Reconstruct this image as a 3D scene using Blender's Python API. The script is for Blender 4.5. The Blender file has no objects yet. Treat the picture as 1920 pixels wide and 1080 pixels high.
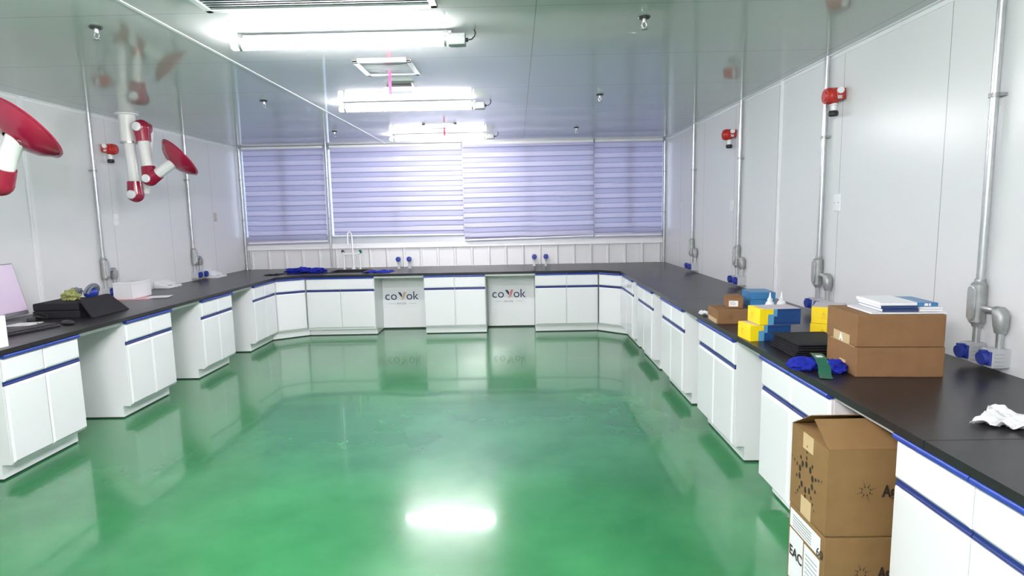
import bpy, math, random
from mathutils import Vector, Matrix, noise
random.seed(7)
C = bpy.context.scene.collection
PI = math.pi

# ------------------------------------------------------------------ camera, world, exposure
cam = bpy.data.cameras.new('camera'); cam.sensor_width = 36.0; cam.lens = 1120.5 / 1920 * 36.0
cam.clip_start = 0.05; cam.clip_end = 200
camo = bpy.data.objects.new('camera', cam); C.objects.link(camo)
camo.matrix_world = Matrix(((0.99978076, 0.01848491, 0.0098357, 0.0),
                            (0.00747099, 0.12390011, -0.99226657, 0.0),
                            (-0.0195606, 0.99212251, 0.12373485, 1.6243),
                            (0, 0, 0, 1)))
sc = bpy.context.scene; sc.camera = camo
w = bpy.data.worlds.new('daylight'); sc.world = w; w.use_nodes = True
bg = w.node_tree.nodes['Background']; bg.inputs[0].default_value = (0.72, 0.76, 1.0, 1); bg.inputs[1].default_value = 0.85
sc.view_settings.view_transform = 'Standard'; sc.view_settings.look = 'None'
sc.view_settings.gamma = 1.0; sc.view_settings.use_curve_mapping = False
sc.view_settings.exposure = 2.03
TUBE = 62.0      # brightness of the ceiling tubes

# ------------------------------------------------------------------ room measures
XL, XR, YB, ZC, YN = -4.154, 2.239, 9.099, 2.679, -3.0
ZT = 0.85

# ------------------------------------------------------------------ materials
def lin(r, g, b):
    f = lambda c: (c / 255 / 12.92) if c / 255 <= 0.04045 else ((c / 255 + 0.055) / 1.055) ** 2.4
    return (f(r), f(g), f(b), 1)
def mat(name, col, rough=0.5, metal=0.0, spec=0.5, coat=0.0, coat_r=0.05, emit=None, emits=0, var=0.0, vscale=6, bump=0.0, bscale=40, vstretch=(1, 1, 1)):
    m = bpy.data.materials.new(name); m.use_nodes = True; nt = m.node_tree; b = nt.nodes['Principled BSDF']
    b.inputs['Base Color'].default_value = col; b.inputs['Roughness'].default_value = rough
    b.inputs['Metallic'].default_value = metal; b.inputs['Specular IOR Level'].default_value = spec
    b.inputs['Coat Weight'].default_value = coat; b.inputs['Coat Roughness'].default_value = coat_r
    if emit: b.inputs['Emission Color'].default_value = emit; b.inputs['Emission Strength'].default_value = emits
    tc = mp = None
    if var or bump:
        tc = nt.nodes.new('ShaderNodeTexCoord'); mp = nt.nodes.new('ShaderNodeMapping'); mp.inputs['Scale'].default_value = vstretch
        nt.links.new(tc.outputs['Object'], mp.inputs[0])
    if var:
        n = nt.nodes.new('ShaderNodeTexNoise'); n.inputs['Scale'].default_value = vscale; n.inputs['Detail'].default_value = 4
        nt.links.new(mp.outputs[0], n.inputs['Vector'])
        mr = nt.nodes.new('ShaderNodeMapRange'); mr.inputs[1].default_value = .3; mr.inputs[2].default_value = .7; mr.inputs[3].default_value = 1 - var; mr.inputs[4].default_value = 1 + var
        nt.links.new(n.outputs[0], mr.inputs[0])
        vm = nt.nodes.new('ShaderNodeVectorMath'); vm.operation = 'SCALE'; vm.inputs[0].default_value = col[:3]
        nt.links.new(mr.outputs[0], vm.inputs['Scale']); nt.links.new(vm.outputs[0], b.inputs['Base Color'])
    if bump:
        n2 = nt.nodes.new('ShaderNodeTexNoise'); n2.inputs['Scale'].default_value = bscale; n2.inputs['Detail'].default_value = 3
        nt.links.new(mp.outputs[0], n2.inputs['Vector'])
        bu = nt.nodes.new('ShaderNodeBump'); bu.inputs['Strength'].default_value = 1.0; bu.inputs['Distance'].default_value = bump
        nt.links.new(n2.outputs[0], bu.inputs['Height']); nt.links.new(bu.outputs[0], b.inputs['Normal'])
    return m
def math_node(nt, op, a, b=None, c=None):
    n = nt.nodes.new('ShaderNodeMath'); n.operation = op
    for i, v in enumerate((a, b, c)):
        if v is None: continue
        if isinstance(v, (int, float)): n.inputs[i].default_value = v
        else: nt.links.new(v, n.inputs[i])
    return n.outputs[0]
def seams(m, lines, dark=0.45, width=0.004):
    """lines: list of (axis, offset, pitch): thin joints between the wall panels"""
    nt = m.node_tree; b = nt.nodes['Principled BSDF']
    tc = nt.nodes.new('ShaderNodeTexCoord'); sp = nt.nodes.new('ShaderNodeSeparateXYZ'); nt.links.new(tc.outputs['Object'], sp.inputs[0])
    tot = None
    for ax, off, pitch in lines:
        v = math_node(nt, 'ADD', sp.outputs[ax], -off + 100 * pitch + width / 2)
        v = math_node(nt, 'MODULO', v, pitch)
        v = math_node(nt, 'LESS_THAN', v, width)
        tot = v if tot is None else math_node(nt, 'MAXIMUM', tot, v)
    col = b.inputs['Base Color'].default_value[:3]
    mx = nt.nodes.new('ShaderNodeMix'); mx.data_type = 'RGBA'
    nt.links.new(tot, mx.inputs[0]); mx.inputs[6].default_value = (*col, 1); mx.inputs[7].default_value = (col[0] * dark, col[1] * dark, col[2] * dark, 1)
    old = [l for l in nt.links if l.to_socket == b.inputs['Base Color']]
    if old: nt.links.new(old[0].from_socket, mx.inputs[6])
    nt.links.new(mx.outputs[2], b.inputs['Base Color'])
    return m

M = {}
M['wall'] = mat('wall_panel', (.74, .75, .76, 1), .27, spec=.35, bump=.0006, bscale=1.3, vstretch=(1, 1, .5))
M['wall_r'] = seams(mat('wall_panel_right', (.74, .75, .76, 1), .27, spec=.35, bump=.0006, bscale=1.3, vstretch=(1, 1, .5)), [(1, 3.205, 1.008)], width=.005)
M['wall_l'] = seams(mat('wall_panel_left', (.74, .75, .76, 1), .27, spec=.35, bump=.0006, bscale=1.3, vstretch=(1, 1, .5)), [(1, 5.15, 1.02)], width=.005, dark=.6)
M['ceil'] = seams(mat('ceiling_panel', (.50, .52, .515, 1), .075, spec=.5, bump=.0012, bscale=.9, vstretch=(.5, 1.5, 1)), [(1, 3.22, .985), (0, .12, 2.02)], width=.005, dark=.6)
# floor
def floor_mat():
    m = bpy.data.materials.new('green_epoxy'); m.use_nodes = True; nt = m.node_tree; b = nt.nodes['Principled BSDF']
    tc = nt.nodes.new('ShaderNodeTexCoord')
    n = nt.nodes.new('ShaderNodeTexNoise'); n.inputs['Scale'].default_value = 1.1; n.inputs['Detail'].default_value = 5; n.inputs['Roughness'].default_value = .55
    nt.links.new(tc.outputs['Object'], n.inputs['Vector'])
    cr = nt.nodes.new('ShaderNodeValToRGB'); cr.color_ramp.elements[0].position = .35; cr.color_ramp.elements[1].position = .68
    cr.color_ramp.elements[0].color = (.020, .165, .054, 1); cr.color_ramp.elements[1].color = (.048, .250, .092, 1)
    nt.links.new(n.outputs[0], cr.inputs[0]); nt.links.new(cr.outputs[0], b.inputs['Base Color'])
    b.inputs['Roughness'].default_value = .20; b.inputs['Specular IOR Level'].default_value = .5
    b.inputs['Coat Weight'].default_value = .4; b.inputs['Coat Roughness'].default_value = .055
    n2 = nt.nodes.new('ShaderNodeTexNoise'); n2.inputs['Scale'].default_value = 1.6; n2.inputs['Detail'].default_value = 2
    nt.links.new(tc.outputs['Object'], n2.inputs['Vector'])
    bu = nt.nodes.new('ShaderNodeBump'); bu.inputs['Strength'].default_value = 1; bu.inputs['Distance'].default_value = .0022
    nt.links.new(n2.outputs[0], bu.inputs['Height']); nt.links.new(bu.outputs[0], b.inputs['Normal']); nt.links.new(bu.outputs[0], b.inputs['Coat Normal'])
    return m
M['floor'] = floor_mat()
M['cab'] = mat('white_laminate', (.86, .87, .88, 1), .22, spec=.5)
M['front'] = mat('white_gloss_front', (.84, .84, .86, 1), .14, spec=.5)
M['blue'] = mat('blue_handle', lin(38, 66, 158), .3, spec=.5)
M['navy'] = mat('navy_handle', lin(34, 50, 118), .35, spec=.5)
M['gap'] = mat('dark_gap', (.02, .025, .025, 1), .6)
M['top'] = mat('phenolic_top', (.020, .018, .020, 1), .30, spec=.36, var=.1, vscale=9)
M['white'] = mat('white_plastic', (.82, .83, .85, 1), .35)
M['whitemetal'] = mat('white_metal', (.80, .81, .83, 1), .25)
M['steel'] = mat('galvanised_steel', (.55, .57, .58, 1), .32, metal=.75, var=.08, vscale=20)
M['cast'] = mat('cast_grey_metal', (.36, .38, .37, 1), .45, metal=.5, var=.12, vscale=30)
M['greyplastic'] = mat('grey_plastic', (.50, .52, .54, 1), .4)
M['sockblue'] = mat('socket_blue', lin(38, 58, 150), .35)
M['dark'] = mat('dark_plastic', (.02, .02, .022, 1), .4)
M['red'] = mat('crimson_plastic', lin(150, 26, 58), .22, coat=.3)
M['detred'] = mat('detector_red', lin(184, 40, 32), .35)
M['ribbon'] = mat('pink_ribbon', lin(235, 60, 110), .6)
M['card'] = mat('brown_cardboard', lin(136, 102, 70), .75, spec=.2, var=.06, vscale=14)
M['card2'] = mat('tan_cardboard', lin(136, 106, 68), .7, spec=.25, var=.06, vscale=10)
M['tape'] = mat('tan_tape', lin(204, 176, 134), .35)
M['ink'] = mat('black_ink', lin(45, 35, 28), .6)
M['navyink'] = mat('navy_ink', lin(28, 36, 92), .5)
M['pinkink'] = mat('pink_ink', lin(222, 130, 130), .5)
M['beige'] = mat('beige_plastic', lin(186, 180, 174), .5)
M['goldink'] = mat('gold_ink', lin(214, 178, 140), .5)
M['greyink'] = mat('grey_ink', lin(110, 110, 115), .5)
M['paper'] = mat('white_paper', (.84, .84, .86, 1), .6, spec=.2)
M['tissue'] = mat('white_tissue', (.86, .86, .88, 1), .8, spec=.1)
M['pink'] = mat('pink_paper', lin(232, 176, 180), .6)
M['blackfab'] = mat('black_fabric', (.016, .016, .02, 1), .75, spec=.3, bump=.0006, bscale=250)
M['bluefab'] = mat('blue_knit', lin(28, 40, 150), .85, spec=.2, bump=.002, bscale=180)
M['limefab'] = mat('lime_knit', lin(158, 162, 104), .85, spec=.2, bump=.001, bscale=150)
M['greystrap'] = mat('grey_strap', lin(110, 118, 128), .6)
M['cardgreen'] = mat('green_card', lin(40, 96, 74), .35)
M['screen'] = mat('lilac_reflection', lin(214, 196, 218), .18)  # lilac base colour stands for what the screen reflects
M['lilacbez'] = mat('grey_bezel', lin(120, 118, 128), .35)
M['keys'] = mat('black_keys', (.025, .022, .028, 1), .45)
M['bluebook'] = mat('blue_cover', lin(58, 124, 176), .35)
M['navybook'] = mat('navy_cover', lin(42, 62, 110), .35)
M['pipewhite'] = mat('white_pipe', (.80, .81, .80, 1), .3)
M['green'] = mat('green_knob', lin(22, 110, 78), .35)
M['tealknob'] = mat('dark_green_knob', lin(40, 62, 58), .35)
M['alu'] = mat('aluminium_frame', (.60, .62, .64, 1), .4, metal=.3)
M['grille'] = mat('grille_metal', (.42, .47, .50, 1), .4, metal=.2)
M['blackvoid'] = mat('duct_inside', (.05, .06, .06, 1), .8)

M['sink'] = mat('black_sink', (.012, .012, .014, 1), .35)
M['greenblack'] = M['gap']
# window glass
g = bpy.data.materials.new('window_glass'); g.use_nodes = True; nt = g.node_tree; nt.nodes.remove(nt.nodes['Principled BSDF'])
tr = nt.nodes.new('ShaderNodeBsdfTransparent'); gl = nt.nodes.new('ShaderNodeBsdfGlossy'); gl.inputs['Roughness'].default_value = .02
fr = nt.nodes.new('ShaderNodeFresnel'); mx = nt.nodes.new('ShaderNodeMixShader'); tr.inputs[0].default_value = (.9, .95, .97, 1)
nt.links.new(fr.outputs[0], mx.inputs[0]); nt.links.new(tr.outputs[0], mx.inputs[1]); nt.links.new(gl.outputs[0], mx.inputs[2]); nt.links.new(mx.outputs[0], nt.nodes['Material Output'].inputs[0])
M['glass'] = g
# zebra blind fabric: opaque bands and sheer bands, a thin dark hem between them
def blind_mat(name, off, pitch):
    m = bpy.data.materials.new(name); m.use_nodes = True; nt = m.node_tree; b = nt.nodes['Principled BSDF']
    b.inputs['Roughness'].default_value = .55
    tc = nt.nodes.new('ShaderNodeTexCoord'); sp = nt.nodes.new('ShaderNodeSeparateXYZ'); nt.links.new(tc.outputs['Object'], sp.inputs[0])
    v = math_node(nt, 'ADD', sp.outputs[2], 10 * pitch - off); v = math_node(nt, 'MODULO', v, pitch); v = math_node(nt, 'DIVIDE', v, pitch)
    cr = nt.nodes.new('ShaderNodeValToRGB'); cr.color_ramp.interpolation = 'LINEAR'
    e = cr.color_ramp.elements; e[0].position = 0; e[0].color = (.25, .25, .36, 1); e[1].position = .05; e[1].color = (.52, .51, .68, 1)
    for p_, c_ in ((.47, (.56, .55, .72, 1)), (.52, (.36, .36, .48, 1)), (.57, (.42, .42, .58, 1)), (.94, (.42, .42, .58, 1)), (1.0, (.25, .25, .36, 1))):
        k = e.new(p_); k.color = c_
    nt.links.new(v, cr.inputs[0]); nt.links.new(cr.outputs[0], b.inputs['Base Color'])
    tl = nt.nodes.new('ShaderNodeBsdfTranslucent'); nt.links.new(cr.outputs[0], tl.inputs[0])
    mx = nt.nodes.new('ShaderNodeMixShader'); nt.links.new(math_node(nt, 'MULTIPLY_ADD', math_node(nt, 'GREATER_THAN', v, .5), .12, .22), mx.inputs[0])
    nt.links.new(b.outputs[0], mx.inputs[1]); nt.links.new(tl.outputs[0], mx.inputs[2]); nt.links.new(mx.outputs[0], nt.nodes['Material Output'].inputs[0])
    return m
# yellow and blue carton: yellow end, stepped light blue patch, navy rest with pale rings
def carton_mat():
    m = bpy.data.materials.new('yellow_blue_carton'); m.use_nodes = True; nt = m.node_tree; b = nt.nodes['Principled BSDF']
    b.inputs['Roughness'].default_value = .35
    tc = nt.nodes.new('ShaderNodeTexCoord'); sp = nt.nodes.new('ShaderNodeSeparateXYZ'); nt.links.new(tc.outputs['Object'], sp.inputs[0])
    X, Y, Z = sp.outputs
    def mix(f, a, c):
        n = nt.nodes.new('ShaderNodeMix'); n.data_type = 'RGBA'; nt.links.new(f, n.inputs[0])
        for i, q in ((6, a), (7, c)):
            if isinstance(q, tuple): n.inputs[i].default_value = q
            else: nt.links.new(q, n.inputs[i])
        return n.outputs[2]
    wv = nt.nodes.new('ShaderNodeTexWave'); wv.inputs['Scale'].default_value = 26; wv.inputs['Distortion'].default_value = 2.5; wv.inputs['Detail Scale'].default_value = 8
    nt.links.new(tc.outputs['Object'], wv.inputs['Vector'])
    band = math_node(nt, 'LESS_THAN', math_node(nt, 'ABSOLUTE', math_node(nt, 'SUBTRACT', Z, .046)), .030)
    rings = math_node(nt, 'MULTIPLY', math_node(nt, 'MULTIPLY', math_node(nt, 'GREATER_THAN', wv.outputs[0], .62), band), .55)
    navy = mix(rings, lin(32, 66, 122), lin(52, 96, 150))
    a = math_node(nt, 'LESS_THAN', math_node(nt, 'MULTIPLY_ADD', math_node(nt, 'GREATER_THAN', Z, .05), -.02, X), .085)
    c1 = mix(a, navy, lin(96, 160, 200))
    y = math_node(nt, 'LESS_THAN', math_node(nt, 'ADD', X, math_node(nt, 'MULTIPLY', math_node(nt, 'GREATER_THAN', Z, .062), -.032)), .05)
    c2 = mix(y, c1, lin(250, 218, 30))
    top = math_node(nt, 'GREATER_THAN', Z, .0935)
    c3 = mix(math_node(nt, 'MULTIPLY', top, math_node(nt, 'GREATER_THAN', X, .03)), c2, lin(196, 186, 196))
    nt.links.new(c3, b.inputs['Base Color'])
    return m
M['carton'] = carton_mat()

# ------------------------------------------------------------------ mesh building
class MB:
    def __init__(s): s.v = []; s.f = []; s.sm = []
    def add(s, vs, fs, smooth=False, m=None):
        n = len(s.v)
        s.v += [tuple((m @ Vector(v)) if m is not None else v) for v in vs]
        s.f += [tuple(i + n for i in f) for f in fs]; s.sm += [smooth] * len(fs)
        return s
    def box(s, x0, x1, y0, y1, z0, z1, m=None):
        vs = [(x, y, z) for z in (z0, z1) for y in (y0, y1) for x in (x0, x1)]
        return s.add(vs, [(0, 2, 3, 1), (4, 5, 7, 6), (0, 1, 5, 4), (2, 6, 7, 3), (0, 4, 6, 2), (1, 3, 7, 5)], m=m)
    def prism(s, pts, z0, z1, m=None):
        n = len(pts); vs = [(p[0], p[1], z0) for p in pts] + [(p[0], p[1], z1) for p in pts]
        area = sum(pts[i][0] * pts[(i + 1) % n][1] - pts[(i + 1) % n][0] * pts[i][1] for i in range(n))
        fs = [tuple(range(n - 1, -1, -1)), tuple(range(n, 2 * n))] + [(i, (i + 1) % n, (i + 1) % n + n, i + n) for i in range(n)]
        if area < 0: fs = [tuple(reversed(f)) for f in fs]
        return s.add(vs, fs, m=m)
    def tube(s, pts, r, n=14, caps=True, m=None):
        """round tube through the points, radius r (one or one per point)"""
        pts = [Vector(p) for p in pts]; rr = r if isinstance(r, (list, tuple)) else [r] * len(pts)
        vs = []; prev = None
        for i, p in enumerate(pts):
            d = (pts[min(i + 1, len(pts) - 1)] - pts[max(i - 1, 0)]).normalized()
            if prev is None:
                u = d.orthogonal().normalized()
            else:
                u = (prev - d * prev.dot(d)); u = u.normalized() if u.length > 1e-6 else d.orthogonal().normalized()
            prev = u; v_ = d.cross(u)
            for k in range(n):
                a = 2 * PI * k / n; vs.append(tuple(p + (u * math.cos(a) + v_ * math.sin(a)) * rr[i]))
        fs = [(i * n + k, i * n + (k + 1) % n, (i + 1) * n + (k + 1) % n, (i + 1) * n + k) for i in range(len(pts) - 1) for k in range(n)]
        s.add(vs, fs, True, m)
        if caps:
            b = len(pts) - 1
            s.add(vs[:n], [tuple(range(n - 1, -1, -1))], False, m); s.add(vs[b * n:], [tuple(range(n))], False, m)
        return s
    def lathe(s, prof, n=24, m=None, smooth=True):
        """prof: list of (r, z) turned about local z"""
        vs = [(r * math.cos(2 * PI * k / n), r * math.sin(2 * PI * k / n), z) for r, z in prof for k in range(n)]
        fs = [(i * n + k, i * n + (k + 1) % n, (i + 1) * n + (k + 1) % n, (i + 1) * n + k) for i in range(len(prof) - 1) for k in range(n)]
        s.add(vs, fs, smooth, m)
        return s
    def blob(s, c, r, seed=0, amp=.25, freq=2.5, n=20, m=None, flat=True):
        vs = []; fs = []; h = n // 2
        for i in range(h + 1):
            th = PI * i / h
            for k in range(n):
                ph = 2 * PI * k / n; d = Vector((math.sin(th) * math.cos(ph), math.sin(th) * math.sin(ph), math.cos(th)))
                q = 1 + amp * noise.noise(d * freq + Vector((seed * 7.3, seed, 0))) + amp * .5 * noise.noise(d * freq * 2.7 + Vector((seed, 3, seed)))
                vs.append((c[0] + d.x * r[0] * q, c[1] + d.y * r[1] * q, max(c[2] + d.z * r[2] * q, .0008) if flat else c[2] + d.z * r[2] * q))
        for i in range(h):
            for k in range(n): fs.append((i * n + k, (i + 1) * n + k, (i + 1) * n + (k + 1) % n, i * n + (k + 1) % n))
        return s.add(vs, fs, True, m)
    def front(s, x0, x1, z0, z1, yb, yf, ch):
        """drawer or door front with chamfered edges, face towards -y"""
        s.box(x0, x1, yf + ch * .8, yb, z0, z1)
        vs = [(x0, yf + ch * .8, z0), (x1, yf + ch * .8, z0), (x1, yf + ch * .8, z1), (x0, yf + ch * .8, z1),
              (x0 + ch, yf, z0 + ch), (x1 - ch, yf, z0 + ch), (x1 - ch, yf, z1 - ch), (x0 + ch, yf, z1 - ch)]
        return s.add(vs, [(4, 5, 6, 7), (0, 1, 5, 4), (1, 2, 6, 5), (2, 3, 7, 6), (3, 0, 4, 7)])
    def build(s, name, material, parent=None, bevel=0.0):
        me = bpy.data.meshes.new(name); me.from_pydata(s.v, [], s.f); me.update()
        for p, q in zip(me.polygons, s.sm): p.use_smooth = q
        me.materials.append(material)
        if any(s.sm): me.set_sharp_from_angle(angle=math.radians(38))
        o = bpy.data.objects.new(name, me); C.objects.link(o)
        if parent: o.parent = parent
        if bevel:
            b = o.modifiers.new('bevel', 'BEVEL'); b.width = bevel; b.segments = 2; b.limit_method = 'ANGLE'
        return o
def thing(name, label, cat, loc=(0, 0, 0), rz=0.0, group=None):
    o = bpy.data.objects.new(name, None); C.objects.link(o); o.empty_display_size = .1
    o.location = loc; o.rotation_euler = (0, 0, rz); o['label'] = label; o['category'] = cat
    if group: o['group'] = group
    return o
def tag(o, label, cat, group=None, loc=None, rz=None):
    o['label'] = label; o['category'] = cat
    if group: o['group'] = group
    if loc is not None: o.location = loc
    if rz is not None: o.rotation_euler = (0, 0, rz)
    return o
def struct(name, mb, m, bevel=0): o = mb.build(name, m, None, bevel); o['kind'] = 'structure'; return o
def dup(root, loc, label, rz=None, group=None):
    r = root.copy(); C.objects.link(r); r.location = loc; r['label'] = label
    if rz is not None: r.rotation_euler = (0, 0, rz)
    if group: r['group'] = group
    for ch in list(root.children):
        c = ch.copy(); C.objects.link(c); c.parent = r
        for g_ in ch.children:
            d = g_.copy(); C.objects.link(d); d.parent = c
    return r
def text_obj(name, body, size, material, parent, m, extrude=.0006, align='LEFT', offset=0.0):
    cu = bpy.data.curves.new(name, 'FONT'); cu.body = body; cu.size = size; cu.extrude = extrude; cu.align_x = align; cu.offset = offset
    t = bpy.data.objects.new(name, cu); C.objects.link(t)
    dg = bpy.context.evaluated_depsgraph_get(); me = bpy.data.meshes.new_from_object(t.evaluated_get(dg))
    bpy.data.objects.remove(t); me.name = name; me.materials.clear(); me.materials.append(material); me.transform(m)
    o = bpy.data.objects.new(name, me); C.objects.link(o); o.parent = parent
    return o
# text/print frame: local x to the right, local z up, standing on a face towards -y
def face_y(x, y, z): return Matrix.Translation((x, y, z)) @ Matrix.Rotation(PI / 2, 4, 'X')
def face_nx(x, y, z): return Matrix.Translation((x, y, z)) @ Matrix.Rotation(-PI / 2, 4, 'Z') @ Matrix.Rotation(PI / 2, 4, 'X')
def Rz(a): return Matrix.Rotation(a, 4, 'Z')
def T(*a): return Matrix.Translation(a)

# ------------------------------------------------------------------ the room
struct('floor', MB().box(XL - .1, XR + .1, YN - .1, YB + .3, -.1, 0), M['floor'])
struct('ceiling', MB().box(XL - .1, XR + .1, YN - .1, YB + .3, ZC, ZC + .1), M['ceil'])
struct('wall_left', MB().box(XL - .1, XL, YN - .1, YB + .3, 0, ZC), M['wall_l'])
struct('wall_right', MB().box(XR, XR + .1, YN - .1, YB + .3, 0, ZC), M['wall_r'])
struct('wall_front', MB().box(XL, XR, YN - .1, YN, 0, ZC), M['wall'])
# back wall: ribbed white sheet below the windows
b = MB().box(XL, XR, YB, YB + .15, 0, 1.215)
for k in range(-17, 8):
    x = .345 + .2585 * k
    if XL + .05 < x < XR - .05:
        b.add([(x - .024, YB, .0), (x - .009, YB - .022, .0), (x + .009, YB - .022, .0), (x + .024, YB, .0),
               (x - .024, YB, 1.14), (x - .009, YB - .022, 1.14), (x + .009, YB - .022, 1.14), (x + .024, YB, 1.14)],
              [(0, 1, 5, 4), (1, 2, 6, 5), (2, 3, 7, 6), (4, 5, 6, 7)])
struct('wall_back', b, M['wall'])
struct('trim_1', MB().box(XL, XR, YB - .035, YB, 1.14, 1.16).box(XL, XR, YB - .02, YB, 1.16, 1.215), M['whitemetal'], .002)
# windows behind the blinds
wins = [(XL, -2.85), (-2.85, -.80), (-.80, 1.17), (1.17, XR)]
for i, (a, c) in enumerate(wins):
    f = MB(); z0, z1 = 1.215, ZC; t = .035
    f.box(a, c, YB + .02, YB + .08, z0, z0 + .125).box(a, c, YB + .02, YB + .08, z1 - .05, z1).box(a, a + t, YB + .02, YB + .08, z0 + .125, z1 - .05).box(c - t, c, YB + .02, YB + .08, z0 + .125, z1 - .05)
    mids = [(a + c) / 2] if c - a < 1.5 else [a + (c - a) * .5]
    for xm in mids: f.box(xm - .035, xm + .035, YB + .022, YB + .078, z0 + .12, z1 - .045)
    fo = struct('window_%d' % (i + 1), f, M['alu'])
    MB().box(a + t, c - t, YB + .045, YB + .05, z0 + .125, z1 - .05).build('glass', M['glass'], fo)
# white joint profiles on the walls and coves
struct('trim_2', MB().box(XR - .012, XR, 5.14, 5.19, ZT, ZC).box(XR - .018, XR, 5.157, 5.173, ZT, ZC), M['whitemetal'], .002)
struct('trim_3', MB().box(XL, XL + .012, 5.10, 5.165, ZT, ZC).box(XL, XL + .02, 5.12, 5.145, ZT, ZC), M['whitemetal'], .002)
struct('trim_4', MB().box(XR - .03, XR, YN, YB, ZC - .006, ZC).box(XR - .006, XR, YN, YB, ZC - .03, ZC), M['whitemetal'])
struct('trim_5', MB().box(XL, XL + .03, YN, YB, ZC - .006, ZC).box(XL, XL + .006, YN, YB, ZC - .03, ZC), M['whitemetal'])
struct('trim_6', MB().box(-1.905, -1.885, YN, 8.9, ZC - .003, ZC), M['whitemetal'])

# ------------------------------------------------------------------ blinds
for i, (x0, x1, zb0, zb1, zt, off, lab) in enumerate([
        (-4.06, -2.86, 1.245, 1.262, 2.64, .02, 'lavender zebra roller blind at the left end of the window wall'),
        (-2.76, -.80, 1.335, 1.325, 2.64, .05, 'wide lavender zebra blind behind the tap, hanging higher than its neighbours'),
        (-.785, 1.155, 1.235, 1.268, 2.645, .08, 'wide pale zebra blind right of centre with a slightly slanting bottom bar'),
        (1.175, 2.178, 1.262, 1.268, 2.645, .035, 'narrow lavender zebra blind beside the right wall')]):
    t = thing('zebra_blind', lab, 'blind', ((x0 + x1) / 2, YB - .07, zt + .03), 0, 'zebra blinds on the window wall')
    W = (x1 - x0) / 2; pitch = .1475; bm_ = blind_mat('blind_fabric_%d' % (i + 1), off, pitch)
    mb = MB(); nx = 28; nz = 96; vs = []
    H0, H1 = zb0 - zt - .03, zb1 - zt - .03
    for j in range(nz + 1):
        v = j / nz
        for k in range(nx + 1):
            u = k / nx; z = -.02 * (1 - v) + (H0 + (H1 - H0) * u) * v
            ph = ((z + 20 * pitch - off) / (pitch / 2)) % 1.0
            y = .012 * ph + .006 * noise.noise(Vector((u * 3 + i * 9, z * 3, 2.5)))
            vs.append((-W + 2 * W * u, y, z))
    fs = [(j * (nx + 1) + k, j * (nx + 1) + k + 1, (j + 1) * (nx + 1) + k + 1, (j + 1) * (nx + 1) + k) for j in range(nz) for k in range(nx)]
    mb.add(vs, fs, True); mb.build('fabric', bm_, t)
    MB().tube([(-W, .004, H0), (W, .004, H1)], .013, 12).build('bottom_rail', M['white'], t)
    MB().box(-W, W, -.02, .05, -.03, .005).build('head_rail', M['whitemetal'], t, .004)

# ------------------------------------------------------------------ cabinets
def cab_parts(t, W, D, fronts, body_pts=None, Z1=.819, hollow=False):
    """fronts: (drawer splits, door splits); face towards local -y at y=0, x from 0 to W"""
    if hollow:
        MB().box(0, .018, .02, D, .105, Z1).box(W - .018, W, .02, D, .105, Z1).box(.018, W - .018, D - .01, D, .105, Z1).box(.018, W - .018, .02, .03, .105, Z1).box(0, W, .02, D, .095, .105).box(0, W, .085, D, .012, .095).build('carcass', M['cab'], t)
        MB().box(.006, W - .006, .092, D - .01, 0, .012).build('base_gap', M['gap'], t)
    elif body_pts is None:
        MB().box(0, W, .02, D, .105, Z1).box(0, W, .085, D, .012, .105).build('carcass', M['cab'], t)
        MB().box(.006, W - .006, .092, D - .01, 0, .012).build('base_gap', M['gap'], t)
    else:
        up, lo = body_pts
        MB().prism(up, .105, Z1).prism(lo, .012, .105).build('carcass', M['cab'], t)
        cx = sum(p[0] for p in lo) / len(lo); cy = sum(p[1] for p in lo) / len(lo)
        MB().prism([(cx + (p[0] - cx) * .98, cy + (p[1] - cy) * .97) for p in lo], 0, .012).build('base_gap', M['gap'], t)
    nd, no = fronts; hi = .016 if body_pts else 0
    for k in range(nd):
        a, c = W * k / nd + .002, W * (k + 1) / nd - .002
        d = MB().front(a, c, .645, .789, .02, -.002, .012).build('drawer', M['front'], t)
        MB().tube([(a + hi, -.003, .804), (c - hi, -.003, .804)], .0135, 12).box(a, c, .006, .02, .793, .818).build('handle', M['blue'], d)
    for k in range(no):
        a, c = W * k / no + .002, W * (k + 1) / no - .002
        d = MB().front(a, c, .118, .615, .02, -.002, .012).build('door', M['front'], t)
        MB().box(a, c, .012, .02, .615, .645).tube([(a, .014, .6235), (c, .014, .6235)], .007, 10).build('handle', M['navy'], d)
G_CAB = 'white base cabinets around the room'
proto = thing('base_cabinet', 'white two drawer base cabinet under the left bench below the monitor, nearest the camera', 'cabinet', (-3.2, 3.59, 0), PI / 2, G_CAB)
cab_parts(proto, .65, .62, (2, 2))
for y0, lab in ((4.765, 'white base cabinet under the left bench in front of the black bag and white box'),
                (5.945, 'white base cabinet under the left bench, third from the camera'),
                (7.145, 'white base cabinet under the left bench, touching the angled corner unit')):
    dup(proto, (-3.2, y0, 0), lab)
pr = thing('base_cabinet', 'white base cabinet under the right bench, nearest the camera, cut by the frame', 'cabinet', (1.355, 2.085, 0), -PI / 2, G_CAB)
cab_parts(pr, .735, .62, (2, 2))
for y1, lab in ((3.275, 'white base cabinet under the right bench just behind the printed tan cartons'),
                (4.44, 'white base cabinet under the right bench below the small brown and yellow boxes'),
                (5.60, 'white base cabinet under the right bench, fourth from the camera'),
                (6.735, 'white base cabinet under the right bench, second from the far corner'),
                (7.765, 'white base cabinet under the right bench touching the angled corner unit')):
    dup(pr, (1.355, y1, 0), lab)
t = thing('sink_cabinet', 'white base cabinet below the sink with one wide drawer front over two doors', 'cabinet', (-2.875, 8.02, 0), 0, G_CAB)
cab_parts(t, .925, .74, (1, 2), hollow=True)
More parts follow.
